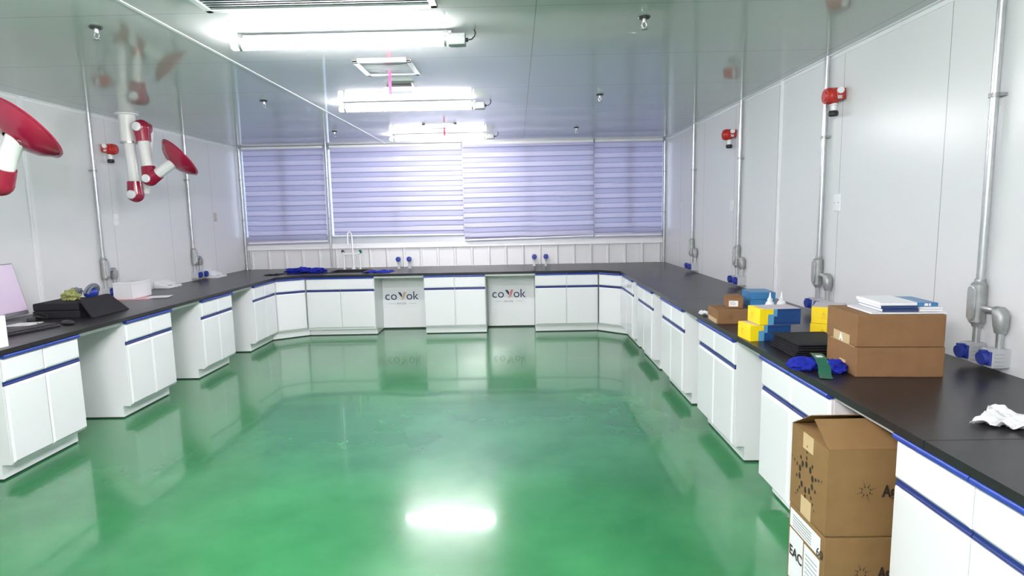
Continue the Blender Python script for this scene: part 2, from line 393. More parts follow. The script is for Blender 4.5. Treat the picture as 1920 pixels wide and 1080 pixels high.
t = thing('base_cabinet', 'white base cabinet standing alone between the two logo panels', 'cabinet', (-1.275, 8.02, 0), 0, G_CAB)
cab_parts(t, .835, .60, (2, 2))
t = thing('base_cabinet', 'white base cabinet at the back, right of the right logo panel', 'cabinet', (.235, 8.02, 0), 0, G_CAB)
cab_parts(t, .85, .60, (2, 2))
def corner_unit(A, B, poly, lab, toe):
    A = Vector(A); B = Vector(B); d = B - A; ang = math.atan2(d.y, d.x); W = d.length
    t = thing('corner_cabinet', lab, 'cabinet', (A.x, A.y, 0), ang, G_CAB)
    R = Matrix.Rotation(-ang, 2)
    loc = lambda p: tuple(R @ (Vector(p) - A))
    up = [(0.002, .02), (W - .002, .02)] + [loc(p) for p in poly]
    lo = [loc(p) for p in toe] + [loc(p) for p in poly]
    cab_parts(t, W, .4, (1, 1), (up, lo))
corner_unit((-3.2, 7.80), (-2.88, 8.015), [(-2.88, 8.6), (-3.78, 8.6), (-3.78, 7.82)], 'angled white corner cabinet with one drawer and one door at the left back corner', [(-3.285, 7.82), (-2.88, 8.105)])
corner_unit((1.088, 8.015), (1.355, 7.775), [(1.95, 7.79), (1.95, 8.6), (1.088, 8.6)], 'angled white corner cabinet with one drawer and one door at the right back corner', [(1.09, 8.105), (1.44, 7.79)])

wt = thing('worktop', 'dark grey U shaped laboratory worktop running along all three walls', 'worktop', (0, 0, ZT - .03))
# kneehole back panels with the steel rail under the worktop
def kneehole(loc, rz, W, lab, D=.48):
    t = thing('kneehole_panel', lab, 'panel', loc, rz, 'kneehole panels between the cabinets')
    MB().box(0.003, W - .003, D, D + .018, .02, .80).build('panel', M['cab'], t)
    MB().box(0.006, W - .006, D + .002, D + .016, 0, .02).build('base_gap', M['gap'], t)
    m_ = T(loc[0], loc[1], -ZT + .03) @ Rz(rz)
    MB().box(0.003, W - .003, .02, .045, .79, .819, m=m_).build('support_rail', M['whitemetal'], wt)
    return t
for a, c, lab in ((4.24, 4.765, 'white panel in the kneehole between the two left bench cabinets nearest the camera'),
                  (5.415, 5.945, 'white panel in the left bench kneehole below the white box'),
                  (6.595, 7.145, 'white panel in the left bench kneehole farthest from the camera')):
    kneehole((-3.2, a, 0), PI / 2, c - a, lab, .6 - .02)
rights = [(2.54, 2.085, 'white panel in the kneehole behind the tan printed cartons'), (3.705, 3.275, 'white panel in the right bench kneehole below the yellow boxes'),
          (4.865, 4.44, 'white panel in the right bench kneehole before the fourth cabinet from the camera'), (6.00, 5.60, 'white panel in the right bench kneehole after the fourth cabinet from the camera'),
          (7.03, 6.735, 'white panel in the narrow right bench kneehole next to the back corner')]
for hi, lo_, lab in rights: kneehole((1.355, hi, 0), -PI / 2, hi - lo_, lab, .58)
def logo_panel(x0, W, lx, lz, stripe, lab):
    t = kneehole((x0, 8.02, 0), 0, W, lab)
    y = .478; S = .172; g0 = lx - x0
    lg = MB().box(g0 - .015, g0 + .50, y, y + .003, lz - .115, lz + .165).build('sticker', mat('clear_sticker', (.84, .85, .87, 1), .12), t)
    for ch, dx in (('c', .0), ('o', .083), ('o', .307), ('k', .400)):
        text_obj('lettering', ch, S, M['navyink'], lg, face_y(g0 + dx, y - .001, lz))
    yy = y - .002
    MB().add([(g0 + .190, yy, lz + .108), (g0 + .228, yy, lz + .108), (g0 + .250, yy, lz + .070), (g0 + .244, yy, lz + .030), (g0 + .222, yy, lz + .060)], [(0, 4, 3, 2, 1)]).build('emblem', M['navyink'], lg)
    for s_ in (0, .024):
        MB().add([(g0 + .236 + s_, yy, lz - .004 + s_ * .5), (g0 + .250 + s_, yy, lz - .004 + s_ * .5), (g0 + .292 + s_ * .7, yy, lz + .112), (g0 + .274 + s_ * .7, yy, lz + .112)], [(0, 1, 2, 3)]).build('emblem', stripe, lg)
    text_obj('subtitle', '科尔沃克', .034, M['greyink'], lg, face_y(g0 + .17, yy, lz - .068))
    MB().box(g0 + .05, g0 + .15, yy, yy + .001, lz - .057, lz - .054).box(g0 + .35, g0 + .45, yy, yy + .001, lz - .057, lz - .054).build('rule', M['greyink'], lg)
logo_panel(-1.95, .675, -1.915, .425, M['goldink'], 'white kneehole panel with the navy covok logo and gold stripes, left of the lone cabinet')
logo_panel(-.44, .675, -.375, .43, M['pinkink'], 'white kneehole panel with the navy covok logo and pink stripes, right of the lone cabinet')

# ------------------------------------------------------------------ worktop in sections
def slab(pts_list):
    mb = MB()
    for pts in pts_list: mb.prism(pts, 0.0, .03)
    o = mb.build('slab', M['top'], wt)
    return o
def rect(a, b_, c, d): return [(a, c), (b_, c), (b_, d), (a, d)]
gp = .0015; FR, FL = 1.338, -3.182
for a, c in ((.0, 1.915), (1.915, 3.60), (3.60, 5.22), (5.22, 6.60)): slab([rect(FR, XR, a + gp, c - gp)])
for a, c in ((2.2, 3.8), (3.8, 5.4), (5.4, 7.0)): slab([rect(XL, FL, a + gp, c - gp)])
YF = 7.995
slab([[(XL, 7.0 + gp), (FL, 7.0 + gp), (FL, 7.79), (-2.885, YF), (-2.885, YB), (XL, YB)]])
slab([rect(-2.882, -2.64, YF, YB), rect(-2.16, -1.282, YF, YB), rect(-2.64, -2.16, YF, 8.26), rect(-2.64, -2.16, 8.72, YB)])
slab([rect(-1.279, .238, YF, YB)])
slab([[(.241, YF), (1.09, YF), (FR, 7.765), (FR, 7.6), (XR, 7.6), (XR, YB), (.241, YB)]])
slab([rect(FR, XR, 6.60 + gp, 7.6 - gp)])

# ------------------------------------------------------------------ sink and tap
t = thing('lab_sink', 'black sink basin sunk into the back worktop under the white tap', 'sink', (-2.4, 8.49, ZT))
MB().box(-.238, .238, -.228, .228, -.20, -.19).box(-.238, -.23, -.228, .228, -.19, 0.0).box(.23, .238, -.228, .228, -.19, 0.0).box(-.238, .238, -.228, -.22, -.19, 0.0).box(-.238, .238, .22, .228, -.19, 0.0).build('basin', M['sink'], t)
rim = MB(); rim.box(-.26, .26, -.25, -.226, 0.0005, .005).box(-.26, .26, .226, .25, 0.0005, .005).box(-.26, -.236, -.25, .25, 0.0005, .005).box(.236, .26, -.25, .25, 0.0005, .005); rim.build('rim', M['sink'], t)
t = thing('lab_tap', 'white gooseneck laboratory tap with two side outlets behind the sink', 'tap', (-2.425, 8.80, ZT))
MB().tube([(0, 0, 0), (0, 0, .10), (-.005, 0, .47)], .012, 14).tube([(-.005, 0, .47), (-.012, -.01, .53), (-.03, -.03, .555), (-.052, -.05, .53), (-.055, -.055, .40)], .010, 12).tube([(-.055, -.055, .40), (-.055, -.055, .37)], .013, 12).build('spout', M['pipewhite'], t)
MB().lathe([(.0, 0), (.032, 0), (.032, .012), (.02, .02), (.018, .05), (0, .05)]).build('base', M['pipewhite'], t)
for s_, m_ in ((-1, M['tealknob']), (1, M['green'])):
    x = s_ * .118 - .02
    MB().lathe([(0, 0), (.024, 0), (.024, .008), (.011, .014), (.011, .25), (0, .25)], 16, T(x, 0, 0)).tube([(x, 0, .235), (x, -.03, .25)], .012, 10).build('side_outlet', M['pipewhite'], t)
    k = MB(); k.lathe([(0, -.014), (.022, -.014), (.028, -.006), (.028, .012), (.018, .02), (0, .02)], 18, T(x + s_ * .012, 0, .262) @ Matrix.Rotation(PI / 2 * .8, 4, 'Y')); k.build('knob', m_, t)
MB().tube([(-.138, 0, .225), (.098, 0, .225)], .010, 12).build('cross_pipe', M['pipewhite'], t)

# ------------------------------------------------------------------ bench top sockets on stems
def bench_socket(x, lab):
    t = thing('bench_socket', lab, 'socket', (x, 8.80, ZT), 0, 'blue sockets on stems along the back bench')
    MB().lathe([(0, 0), (.030, 0), (.030, .008), (.016, .014), (.014, .07), (.022, .078), (.022, .10), (0, .10)], 20).build('stem', M['greyplastic'], t)
    MB().box(-.03, .03, -.02, .035, .095, .17).build('housing', M['greyplastic'], t, .008)
    MB().lathe([(0, 0), (.036, 0), (.038, .012), (.034, .022), (0, .024)], 24, T(0, -.02, .138) @ Matrix.Rotation(PI / 2, 4, 'X')).build('cover', M['sockblue'], t)
for x, lab in ((-1.755, 'blue bench socket left of the pair nearer the tap'), (-1.595, 'blue bench socket right of the pair nearer the tap'),
               (.25, 'blue bench socket on the back bench, left one of the right pair'), (.42, 'blue bench socket on the back bench, right one of the right pair')):
    bench_socket(x, lab)

# ------------------------------------------------------------------ wall conduits
def plain_conduit(x, y, z0, z1, lab, r=.016, clips=(1.6, 2.2)):
    t = thing('steel_conduit', lab, 'conduit', (x, y, z0), 0, 'plain steel conduits')
    MB().tube([(0, 0, 0), (0, 0, z1 - z0)], r, 14).build('pipe', M['steel'], t)
    for c in clips: MB().lathe([(r, -.008), (r + .007, -.008), (r + .007, .008), (r, .008)], 16, T(0, 0, c - z0)).build('clamp', M['cast'], t)
plain_conduit(XR - .025, YB - .05, ZT, ZC - .03, 'steel conduit in the right back corner beside the blind')
plain_conduit(XL + .035, YB - .05, ZT, ZC - .03, 'steel conduit in the left back corner beside the blind')
plain_conduit(-2.81, YB - .09, ZT, ZC, 'steel conduit between the leftmost blind and the wide blind behind the tap', .015)
plain_conduit(XL + .10, YB - .05, ZT, 1.14, 'short thin steel conduit in the left back corner below the blind', .010, ())

def power_drop(side, y, lab):
    """side +1 on the right wall (faces -x), -1 on the left wall"""
    s_ = side; x0 = XR if s_ > 0 else XL
    t = thing('power_conduit', lab, 'conduit', (x0, y, ZT), 0, 'steel power conduits with blue sockets')
    X = lambda d: -s_ * d
    e = .032
    MB().tube([(X(e), 0, .39), (X(e), 0, ZC - ZT - .002)], .0175, 16).build('conduit', M['steel'], t)
    MB().lathe([(.0175, -.01), (.024, -.01), (.024, .01), (.0175, .01)], 16, T(X(e), 0, 1.27)).box(X(0), X(.03), -.034, .034, 1.263, 1.277).build('clamp', M['cast'], t)
    # first conduit body, elongated with an oval lid facing the room
    mb = MB(); mb.tube([(X(e), 0, .42), (X(e), 0, .405), (X(e + .004), 0, .395), (X(e + .004), 0, .215), (X(e), 0, .205), (X(e), 0, .19)], [.022, .024, .033, .033, .024, .022], 16)
    bdy = mb.build('junction_body', M['cast'], t)
    lid = MB(); pts = []
    for k in range(20):
        a = 2 * PI * k / 20; pts.append((.024 * math.cos(a), (.06 if math.sin(a) > 0 else -.06) + .024 * math.sin(a)))
    lid.prism(pts, 0, .012, T(X(e + .030), 0, .305) @ Matrix.Rotation(-s_ * PI / 2, 4, 'Y') @ Matrix.Rotation(PI / 2, 4, 'Z'))
    lid.build('lid', M['steel'], bdy, .003)
    dy = -.135 if s_ > 0 else .135
    MB().tube([(X(e), 0, .285), (X(e), dy, .285)], .015, 14).build('branch_pipe', M['steel'], t)
    mb = MB(); mb.tube([(X(e), dy * .78, .285), (X(e), dy * .92, .283), (X(e), dy * 1.02, .262), (X(e), dy * 1.04, .22), (X(e), dy * 1.04, .185)], [.022, .030, .034, .031, .023], 16)
    b2 = mb.build('elbow_body', M['cast'], t)
    for k, yy in ((0, 0), (1, dy * 1.04)):
        MB().tube([(X(e), yy, .20), (X(e), yy, .10)], .0155, 14).build('drop_pipe', M['steel'], t)
        zc = .105 - .012 * k
        bx = MB().box(min(X(0), X(.085)), max(X(0), X(.085)), yy - .033, yy + .033, .028, .115)
        for q in range(4): bx.box(min(X(.03), X(.075)), max(X(.03), X(.075)), yy - .036, yy + .036, .04 + q * .018, .048 + q * .018)
        so = bx.build('socket_box', M['greyplastic'], t, .004)
        MB().box(min(X(.084), X(.096)), max(X(.084), X(.096)), yy - .031, yy + .031, .040, .104).lathe([(0, 0), (.031, 0), (.031, .022), (0, .022)], 24, T(X(.094), yy, .072) @ Matrix.Rotation(-s_ * (PI / 2 + .12), 4, 'Y')).box(min(X(.09), X(.118)), max(X(.09), X(.118)), yy - .012, yy + .012, .098, .110).build('socket_cover', M['sockblue'], so, .002)
power_drop(1, 2.85, 'large steel power conduit with two blue sockets right of the stacked brown boxes')
power_drop(1, 4.385, 'steel power conduit with blue sockets behind the yellow boxes, second from the camera')
power_drop(1, 6.01, 'steel power conduit on the right wall beside the small red gas detector')
power_drop(1, 7.57, 'steel power conduit on the right wall nearest the window wall')
power_drop(-1, 5.91, 'steel power conduit on the left wall behind the white box')
power_drop(-1, 7.58, 'steel power conduit on the left wall nearest the window wall')

# ------------------------------------------------------------------ gas detectors
def detector(side, y, z, lab):
    s_ = side; x0 = XR if s_ > 0 else XL
    t = thing('gas_detector', lab, 'detector', (x0, y, z), 0, 'red gas detectors on the walls')
    R = Matrix.Rotation(-s_ * PI / 2, 4, 'Y')
    # squat housing with a round screw lid facing the room, neck to the wall
    MB().lathe([(0, 0), (.022, 0), (.022, .03), (.050, .038), (.056, .05), (.056, .10), (.050, .106)], 28, R).box(-s_ * .04 - .03, -s_ * .04 + .03, -.058, .058, -.03, .045).build('housing', M['detred'], t, .006)
    ld = MB().lathe([(0, .13), (.030, .13), (.034, .122), (.048, .122), (.052, .112), (.052, .100), (0, .10)], 28, R); ld.build('lid', M['detred'], t)
    MB().lathe([(0, 0), (.022, 0), (.022, .016), (.018, .02), (0, .02)], 20, T(-s_ * .05, -.055, .028) @ Matrix.Rotation(PI / 2, 4, 'X')).build('plug', M['white'], t)
    MB().box(-s_ * .05 - .014, -s_ * .05 + .014, -.0605, -.057, -.026, -.004).build('plate', M['alu'], t)
    MB().lathe([(.026, -.04), (.026, -.06), (.019, -.066), (.019, -.10), (0, -.10)], 20, T(-s_ * .06, -.0, 0)).build('neck', M['white'], t)
    MB().lathe([(.0, -.098), (.027, -.098), (.032, -.108), (.032, -.125), (.024, -.135), (0, -.135)], 20, T(-s_ * .06, 0, 0)).build('sensor', M['dark'], t)
detector(1, 4.22, 2.375, 'large looking red gas detector high on the right wall, nearer the camera')
detector(1, 6.24, 2.375, 'small looking red gas detector high on the right wall, nearer the windows')
detector(-1, 6.13, 2.345, 'red gas detector high on the left wall behind the extraction arm')

# ------------------------------------------------------------------ blank plates
def plate(side, y, z, lab, w_=.085, h_=.12, m_='white'):
    s_ = side; x0 = XR if s_ > 0 else XL
    t = thing('wall_plate', lab, 'plate', (x0, y, z), 0, 'small plates on the walls')
    MB().box(min(0, -s_ * .01), max(0, -s_ * .01), -w_ / 2, w_ / 2, -h_ / 2, h_ / 2).build('cover', M[m_], t, .003)
    for q in (-1, 1): MB().lathe([(0, 0), (.005, 0), (.005, .012), (0, .012)], 10, T(0, q * w_ * .3, 0) @ Matrix.Rotation(-s_ * PI / 2, 4, 'Y')).build('screw', M['greyplastic'], t)
plate(1, 4.22, 1.655, 'white wall plate on the right wall below the large red detector')
plate(1, 6.27, 1.66, 'white wall plate on the right wall below the far red detector')
plate(1, 8.2, 1.68, 'grey wall plate on the right wall next to the windows', .05, .09, 'alu')
plate(-1, 6.20, 1.64, 'white wall plate on the left wall above the white box')
plate(-1, 8.26, 1.655, 'beige wall plate on the left wall next to the windows', .07, .12, 'beige')

# ------------------------------------------------------------------ ceiling lights
def ceiling_light(y, lab, power):
    t = thing('ceiling_light', lab, 'light', (-.975, y, ZC), 0, 'lit tube lights under the ceiling')
    MB().tube([(-.655, 0, -.060), (-.645, 0, -.060), (.60, 0, -.060)], [.018, .025, .025], 20).build('tube', mat('lit_tube_%d' % round(y * 100), (1, 1, 1, 1), .4, emit=(1.0, .95, .985, 1), emits=TUBE * power), t)
    MB().box(-.63, .62, -.034, .034, -.036, -.026).box(-.63, .62, -.012, .012, -.026, -.001).build('housing', M['alu'], t, .002)
    MB().box(.602, .70, -.034, .034, -.088, -.022).tube([(.60, 0, -.055), (.612, 0, -.055)], .036, 16).build('driver_box', M['cast'], t, .004)
    MB().tube([(.70, 0, -.055), (.715, 0, -.055)], .012, 10).tube([(.712, 0, -.055), (.735, 0, -.052), (.752, 0, -.035), (.757, 0, -.015), (.75, 0, 0.0)], .004, 8).build('cable', M['dark'], t)
    for x in (-.60, .585):
        MB().box(x - .012, x + .012, -.02, .02, -.03, -.0005).lathe([(.031, -.01), (.0335, -.01), (.0335, .01), (.031, .01)], 20, T(x, 0, -.055) @ Matrix.Rotation(PI / 2, 4, 'Y')).build('bracket', M['cast'], t)
    return t
ceiling_light(3.60, 'lit tube light on the ceiling nearest the camera, the longest in the photo', .75)
ceiling_light(5.72, 'lit tube light on the ceiling just behind the small emergency lamp', .6)
ceiling_light(7.96, 'lit tube light on the ceiling closest to the window wall', .5)
ceiling_light(1.45, 'added unseen tube light on the ceiling over the camera, for brightness', 1.0)  # unseen tube added over the camera to brighten the room
ceiling_light(-.75, 'added unseen tube light on the ceiling behind the camera, for brightness', 2.6)  # extra unseen tube, strong, added behind the camera as fill

# ------------------------------------------------------------------ vents
def vent(x0, x1, y0, y1, lab, n, ribbon=None):
    t = thing('ceiling_vent', lab, 'vent', ((x0 + x1) / 2, (y0 + y1) / 2, ZC), 0, 'air vents in the ceiling')
    W, D = (x1 - x0) / 2, (y1 - y0) / 2; f = .035
    MB().box(-W, W, -D, -D + f, -.014, -.0005).box(-W, W, D - f, D, -.014, -.0005).box(-W, -W + f, -D, D, -.014, -.0005).box(W - f, W, -D, D, -.014, -.0005).build('frame', M['whitemetal'], t, .002)
    MB().box(-W + f, W - f, -D + f, D - f, -.003, -.0008).build('duct', M['blackvoid'], t)
    g_ = MB()
    for k in range(n):
        y = -D + f + (2 * D - 2 * f) * (k + .5) / n
        g_.box(-W + f, W - f, y - .0075, y + .0035, -.0085, -.0065)
    g_.build('grille', M['grille'], t)
    if ribbon:
        rx, ry_, L = ribbon; mb = MB(); vs = []; n_ = 10
        for k in range(n_ + 1):
            z = -.012 - L * k / n_; o = .006 * math.sin(k * .9)
            vs += [(rx - .010, ry_ + o, z), (rx + .010, ry_ + o, z), (rx - .010, ry_ + o + .002, z), (rx + .010, ry_ + o + .002, z)]
        for k in range(n_):
            a = 4 * k; c = a + 4; mb_f = [(a, a + 1, c + 1, c), (a + 2, c + 2, c + 3, a + 3), (a, c, c + 2, a + 2), (a + 1, a + 3, c + 3, c + 1)]
            mb.add([], [])
            if k == 0: allf = []
            allf += mb_f
        mb.add(vs, allf); mb.build('ribbon', M['ribbon'], t)
vent(-1.55, -.38, 2.62, 3.18, 'large wide ceiling vent cut by the top edge of the photo', 16)
vent(-1.10, -.70, 4.22, 4.64, 'square white framed ceiling vent with a pink ribbon, before the emergency lamp', 12, (.0, .05, .17))
vent(-1.08, -.68, 7.13, 7.52, 'small ceiling vent just before the farthest tube light', 12, (.03, .05, .10))

# emergency lamp hung under the ceiling
t = thing('emergency_lamp', 'small white emergency lamp with shade coloured into its black base, under the ceiling behind the pink ribbon', 'lamp', (-.93, 5.05, ZC))
MB().box(-.10, .10, -.06, .06, -.022, -.0005).build('base', M['dark'], t, .004)  # black colour stands for shade and reflection above the white body
vs = [(-.125, -.075, -.022), (.125, -.075, -.022), (.125, .075, -.022), (-.125, .075, -.022), (-.10, -.055, -.058), (.10, -.055, -.058), (.10, .055, -.058), (-.10, .055, -.058)]
MB().add(vs, [(3, 2, 1, 0), (4, 5, 6, 7), (0, 1, 5, 4), (1, 2, 6, 5), (2, 3, 7, 6), (3, 0, 4, 7)][::1]).build('body', M['white'], t, .006)

# sprinklers
def sprinkler(x, y, lab, first=None):
    if first: return dup(first, (x, y, ZC), lab)
    t = thing('sprinkler', lab, 'sprinkler', (x, y, ZC), 0, 'sprinkler heads on the ceiling')
    MB().lathe([(0, -.0005), (.034, -.0005), (.030, -.008), (.012, -.010), (0, -.010)][::-1], 20).build('escutcheon', M['dark'], t)
    MB().lathe([(.010, -.008), (.012, -.028), (.010, -.032), (0, -.032)], 14).tube([(-.009, 0, -.03), (-.014, 0, -.045), (-.003, 0, -.062)], .003, 6).tube([(.009, 0, -.03), (.014, 0, -.045), (.003, 0, -.062)], .003, 6).build('body', M['steel'], t)
    MB().lathe([(0, -.061), (.018, -.063), (.018, -.066), (0, -.066)], 16).build('deflector', M['cast'], t)
    return t
S1 = sprinkler(.72, 3.44, 'sprinkler head on the right half of the ceiling nearest the camera')
sprinkler(.775, 5.60, 'sprinkler head on the right half of the ceiling, middle of its row', S1)
sprinkler(.77, 7.70, 'sprinkler head on the right half of the ceiling closest to the blinds', S1)
sprinkler(-2.28, 3.40, 'sprinkler head on the left half of the ceiling nearest the camera', S1)
sprinkler(-2.265, 5.55, 'sprinkler head on the left half of the ceiling, middle of its row', S1)
sprinkler(-2.24, 7.58, 'sprinkler head on the left half of the ceiling closest to the blinds', S1)

# ------------------------------------------------------------------ extraction arms
def look(d):
    return Vector(d).normalized().to_track_quat('Z', 'Y').to_matrix().to_4x4()
def elbow(parent, p, up, down, r, cap=True):
    """red joint: barrel along y with two short sleeves"""
    p = Vector(p); q1 = p + Vector(up); q2 = p + Vector(down)
    mb = MB().blob(p, (r, r, r), 0, 0, 1, 20, flat=False)
    mb.tube([p, p + Vector(up) * .55, q1], [r * .98, r * .92, r * .86], 20)
    if Vector(down).length > 0: mb.tube([p, p + Vector(down) * .55, q2], [r * .98, r * .92, r * .86], 20)
    o = mb.build('joint', M['red'], parent)
    MB().lathe([(0, 0), (r * .55, 0), (r * .55, -.014), (r * .48, -.018), (0, -.018)][::-1], 20, T(p.x, p.y, p.z) @ T(0, -r * .88, 0) @ Matrix.Rotation(-PI / 2, 4, 'X')).build('cap', M['white'], o)
    return o
def extraction_arm(loc, J1, J2, J3, H, ax, lab):
    """points relative to the flange on the ceiling"""
    t = thing('extraction_arm', lab, 'extraction arm', loc, 0, 'red and white extraction arms hung from the ceiling')
    J1, J2, J3, H, ax = map(Vector, (J1, J2, J3, H, ax)); ax.normalize()
    MB().lathe([(0, -.001), (.105, -.001), (.105, -.012), (.074, -.016), (.070, -.28), (0, -.28)][::-1], 28).build('mount', M['pipewhite'], t)
    MB().lathe([(.072, -.27), (.077, -.272), (.077, -.29), (.05, -.292)][::-1], 24).build('collar', M['steel'], t)
    MB().tube([(0, 0, -.27), J1 + Vector((-.0, 0, .12))], .050, 20).build('pipe', M['pipewhite'], t)
    up12 = (J2 - J1).normalized()
    elbow(t, J1, (-.0, 0, .13), (0, 0, 0), .077)
    K = Vector((.07, .11, 0))
    MB().tube([J1 + Vector((.03, .10, .02)), J2 + Vector((.0, .12, -.02))], .045, 18).build('pipe', M['pipewhite'], t)
    d = (J3 - J2).normalized()
    elbow(t, J2, d * .14, (0, .08, 0), .077)
    MB().tube([J2 + d * .12, J3 - d * .10], .050, 20).build('pipe', M['pipewhite'], t)
    n = (H - ax * .08 - J3).normalized()
    elbow(t, J3, -d * .12, n * .10, .072)
    MB().tube([J3 + n * .09, H - ax * .055], .050, 20).build('neck', M['pipewhite'], t)
    MB().tube([H - ax * .10 + Vector((.052, -.01, 0)), H - ax * .10 + Vector((.075, -.01, -.01))], .007, 8).build('damper_knob', M['steel'], t)
    Mx = T(*H) @ look(ax)
    prof = [(.050, -.095), (.055, -.090), (.10, -.082), (.155, -.055), (.195, -.018), (.208, 0), (.218, .002), (.218, .012), (.205, .010), (.188, -.018), (.150, -.048), (.098, -.070), (.05, -.078)]
    MB().lathe(prof, 48, Mx).build('hood', M['red'], t)
A1 = Vector((-3.84, 6.05, ZC))
extraction_arm(tuple(A1), Vector((-3.81, 6.03, 1.885)) - A1, Vector((-3.675, 6.0, 2.535)) - A1, Vector((-3.62, 5.98, 2.035)) - A1, Vector((-3.335, 6.02, 2.235)) - A1, (.56, .52, .64),
               'red and white extraction arm hanging folded from the ceiling at the left wall')
A2 = Vector((-3.45, 3.72, ZC))
extraction_arm(tuple(A2), Vector((-3.45, 3.70, 1.80)) - A2, Vector((-3.36, 3.55, 2.42)) - A2, Vector((-3.0, 3.50, 1.855)) - A2, Vector((-2.835, 3.52, 2.165)) - A2, (.40, .60, .70),
               'red extraction arm hood at the left edge of the photo, arm cut by the frame')

# ------------------------------------------------------------------ boxes on the right bench
def burst(mb_add, cx, cz, R, n, rays, m):
    for k in range(n):
        a = 2 * PI * k / n + .3
        mb_add(cx + R * math.cos(a), cz + R * math.sin(a), R * .16, R * .26, m)
        for j in range(rays):
            if (k % 2) and j > 0 and rays > 2: continue
            rr = R * (1.5 + .45 * j); mb_add(cx + rr * math.cos(a), cz + rr * math.sin(a), R * (.11 - .025 * j), R * (.15 - .03 * j), m)
def disc_adder(mb):
    def f(x, z, rx, rz, m):
        vs = [(x + rx * math.cos(2 * PI * q / 12), z + rz * math.sin(2 * PI * q / 12), 0) for q in range(12)]
        mb.add(vs, [tuple(range(12))], m=m)
    return f
def carton(t, W, D, H, m_, name='box'):
    o = MB().box(0, W, 0, D, 0, H).build('carton', m_, t, .004); return o
rz = math.radians(-4)
t = thing('cardboard_box', 'wide brown cardboard box on the right bench, lower of the two stacked', 'box', (1.536, 2.675, ZT), rz, 'two wide stacked brown boxes')
carton(t, .384, .30, .139, M['card'])
MB().box(-.001, .0, .10, .16, .0, .055).build('tape', M['tape'], t)
MB().box(-.0015, 0, .02, .26, .135, .1385).build('tape', M['tape'], t)
t = thing('cardboard_box', 'wide brown cardboard box on the right bench carrying the catalogues, upper of the two', 'box', (1.529, 2.672, ZT + .1405), rz, 'two wide stacked brown boxes')
carton(t, .384, .30, .148, M['card'])
tp = MB().box(-.0012, .0, .06, .22, .0, .045).build('tape', M['tape'], t)
text_obj('print_mark', 'A', .05, M['paper'], tp, face_nx(-.0016, .16, .004), offset=.002)
MB().box(.10, .17, .12, .19, .148, .1492).build('tape', M['tape'], t)
ZB = ZT + .1405 + .149
# catalogues on the box
Rb = Rz(rz)
def book(name, x, y, z, w_, d_, h_, cover, lab, spine=True, rzb=rz, grp='catalogues on the upper brown box', pages='paper'):
    t = thing(name, lab, 'book', (x, y, z), rzb, grp)
    MB().box(.002, w_ - .002, .004, d_ - .002, .0012, h_ - .0012).build('pages', M[pages], t)
    MB().box(0, w_, 0, d_, 0, .0012).box(0, w_, 0, d_, h_ - .0012, h_).box(0, w_, 0, .002, 0, h_).build('cover', cover, t)
    return t
M['whitecover'] = mat('white_cover', (.82, .83, .85, 1), .3)
book('brochure', 1.60, 2.685, ZB, .325, .235, .007, M['whitecover'], 'flat white brochure lying under the catalogue stacks on the brown box')
book('catalogue', 1.655, 2.695, ZB + .0075, .155, .22, .0135, M['navybook'], 'navy spined catalogue, lowest of the left stack on the brown box')
book('catalogue', 1.650, 2.698, ZB + .0215, .158, .22, .0135, M['navybook'], 'navy spined catalogue, second from below in the left stack on the brown box')
book('catalogue', 1.646, 2.700, ZB + .0355, .160, .225, .015, M['whitecover'], 'thick white catalogue, topmost of the left stack on the brown box')
book('catalogue', 1.818, 2.688, ZB + .0075, .098, .215, .0105, M['whitecover'], 'white catalogue, lowest of the right stack on the brown box')
book('catalogue', 1.819, 2.686, ZB + .0185, .098, .215, .0105, M['whitecover'], 'white catalogue, middle of the right stack on the brown box')
bt = book('catalogue', 1.812, 2.700, ZB + .0295, .092, .21, .016, M['bluebook'], 'blue spined catalogue, topmost of the right stack on the brown box')
MB().box(.033, .048, -.001, 0, .002, .014).box(.052, .060, -.001, 0, .002, .014).build('spine_label', M['paper'], bt)
t = book('brochure', 1.90, 2.80, ZB + .0005, .06, .12, .003, M['whitecover'], 'small white leaflet poking out at the right end of the brown box', rzb=-.5)

# small brown boxes
t = thing('cardboard_box', 'small brown cardboard box with a tiny star print at the bench edge', 'box', (1.352, 4.01, ZT), -.05, 'small brown boxes')
cb = carton(t, .225, .25, .093, M['card'])
MB().box(-.001, 0, .02, .23, .0, .03).build('tape', M['tape'], t)
mb = MB(); burst(disc_adder(mb), .085, .045, .010, 8, 2, T(0, -.0012, 0) @ Matrix.Rotation(PI / 2, 4, 'X')); mb.build('star_print', M['ink'], t)
t = thing('cardboard_box', 'small narrow brown box with a white label, on top of the star printed box', 'box', (1.445, 4.10, ZT + .095), -.22, 'small brown boxes')
vs = [(0, 0, 0), (.105, 0, 0), (.105, .2, 0), (0, .2, 0), (0, 0, .068), (.105, 0, .078), (.105, .2, .078), (0, .2, .068)]
MB().add(vs, [(3, 2, 1, 0), (4, 5, 6, 7), (0, 1, 5, 4), (1, 2, 6, 5), (2, 3, 7, 6), (3, 0, 4, 7)]).build('carton', M['card'], t, .003)
lb = MB().box(.012, .072, -.0012, 0, .012, .052).build('label', M['paper'], t)
MB().box(.018, .050, -.002, -.0012, .040, .043).box(.018, .060, -.002, -.0012, .032, .034).box(.018, .056, -.002, -.0012, .025, .027).build('print', M['greyink'], lb)
for k, lab in enumerate(('lowest', 'second from below', 'third from below', 'topmost')):
    book('blue_booklet', 1.60 + .004 * k, 4.12 - .004 * k, ZT + .050 * k + .0005, .165, .21, .0485, M['bluebook'], 'thick blue booklet beside the small brown boxes, %s of its stack' % lab, rzb=-.06, grp='blue booklets on the right bench', pages='bluebook')
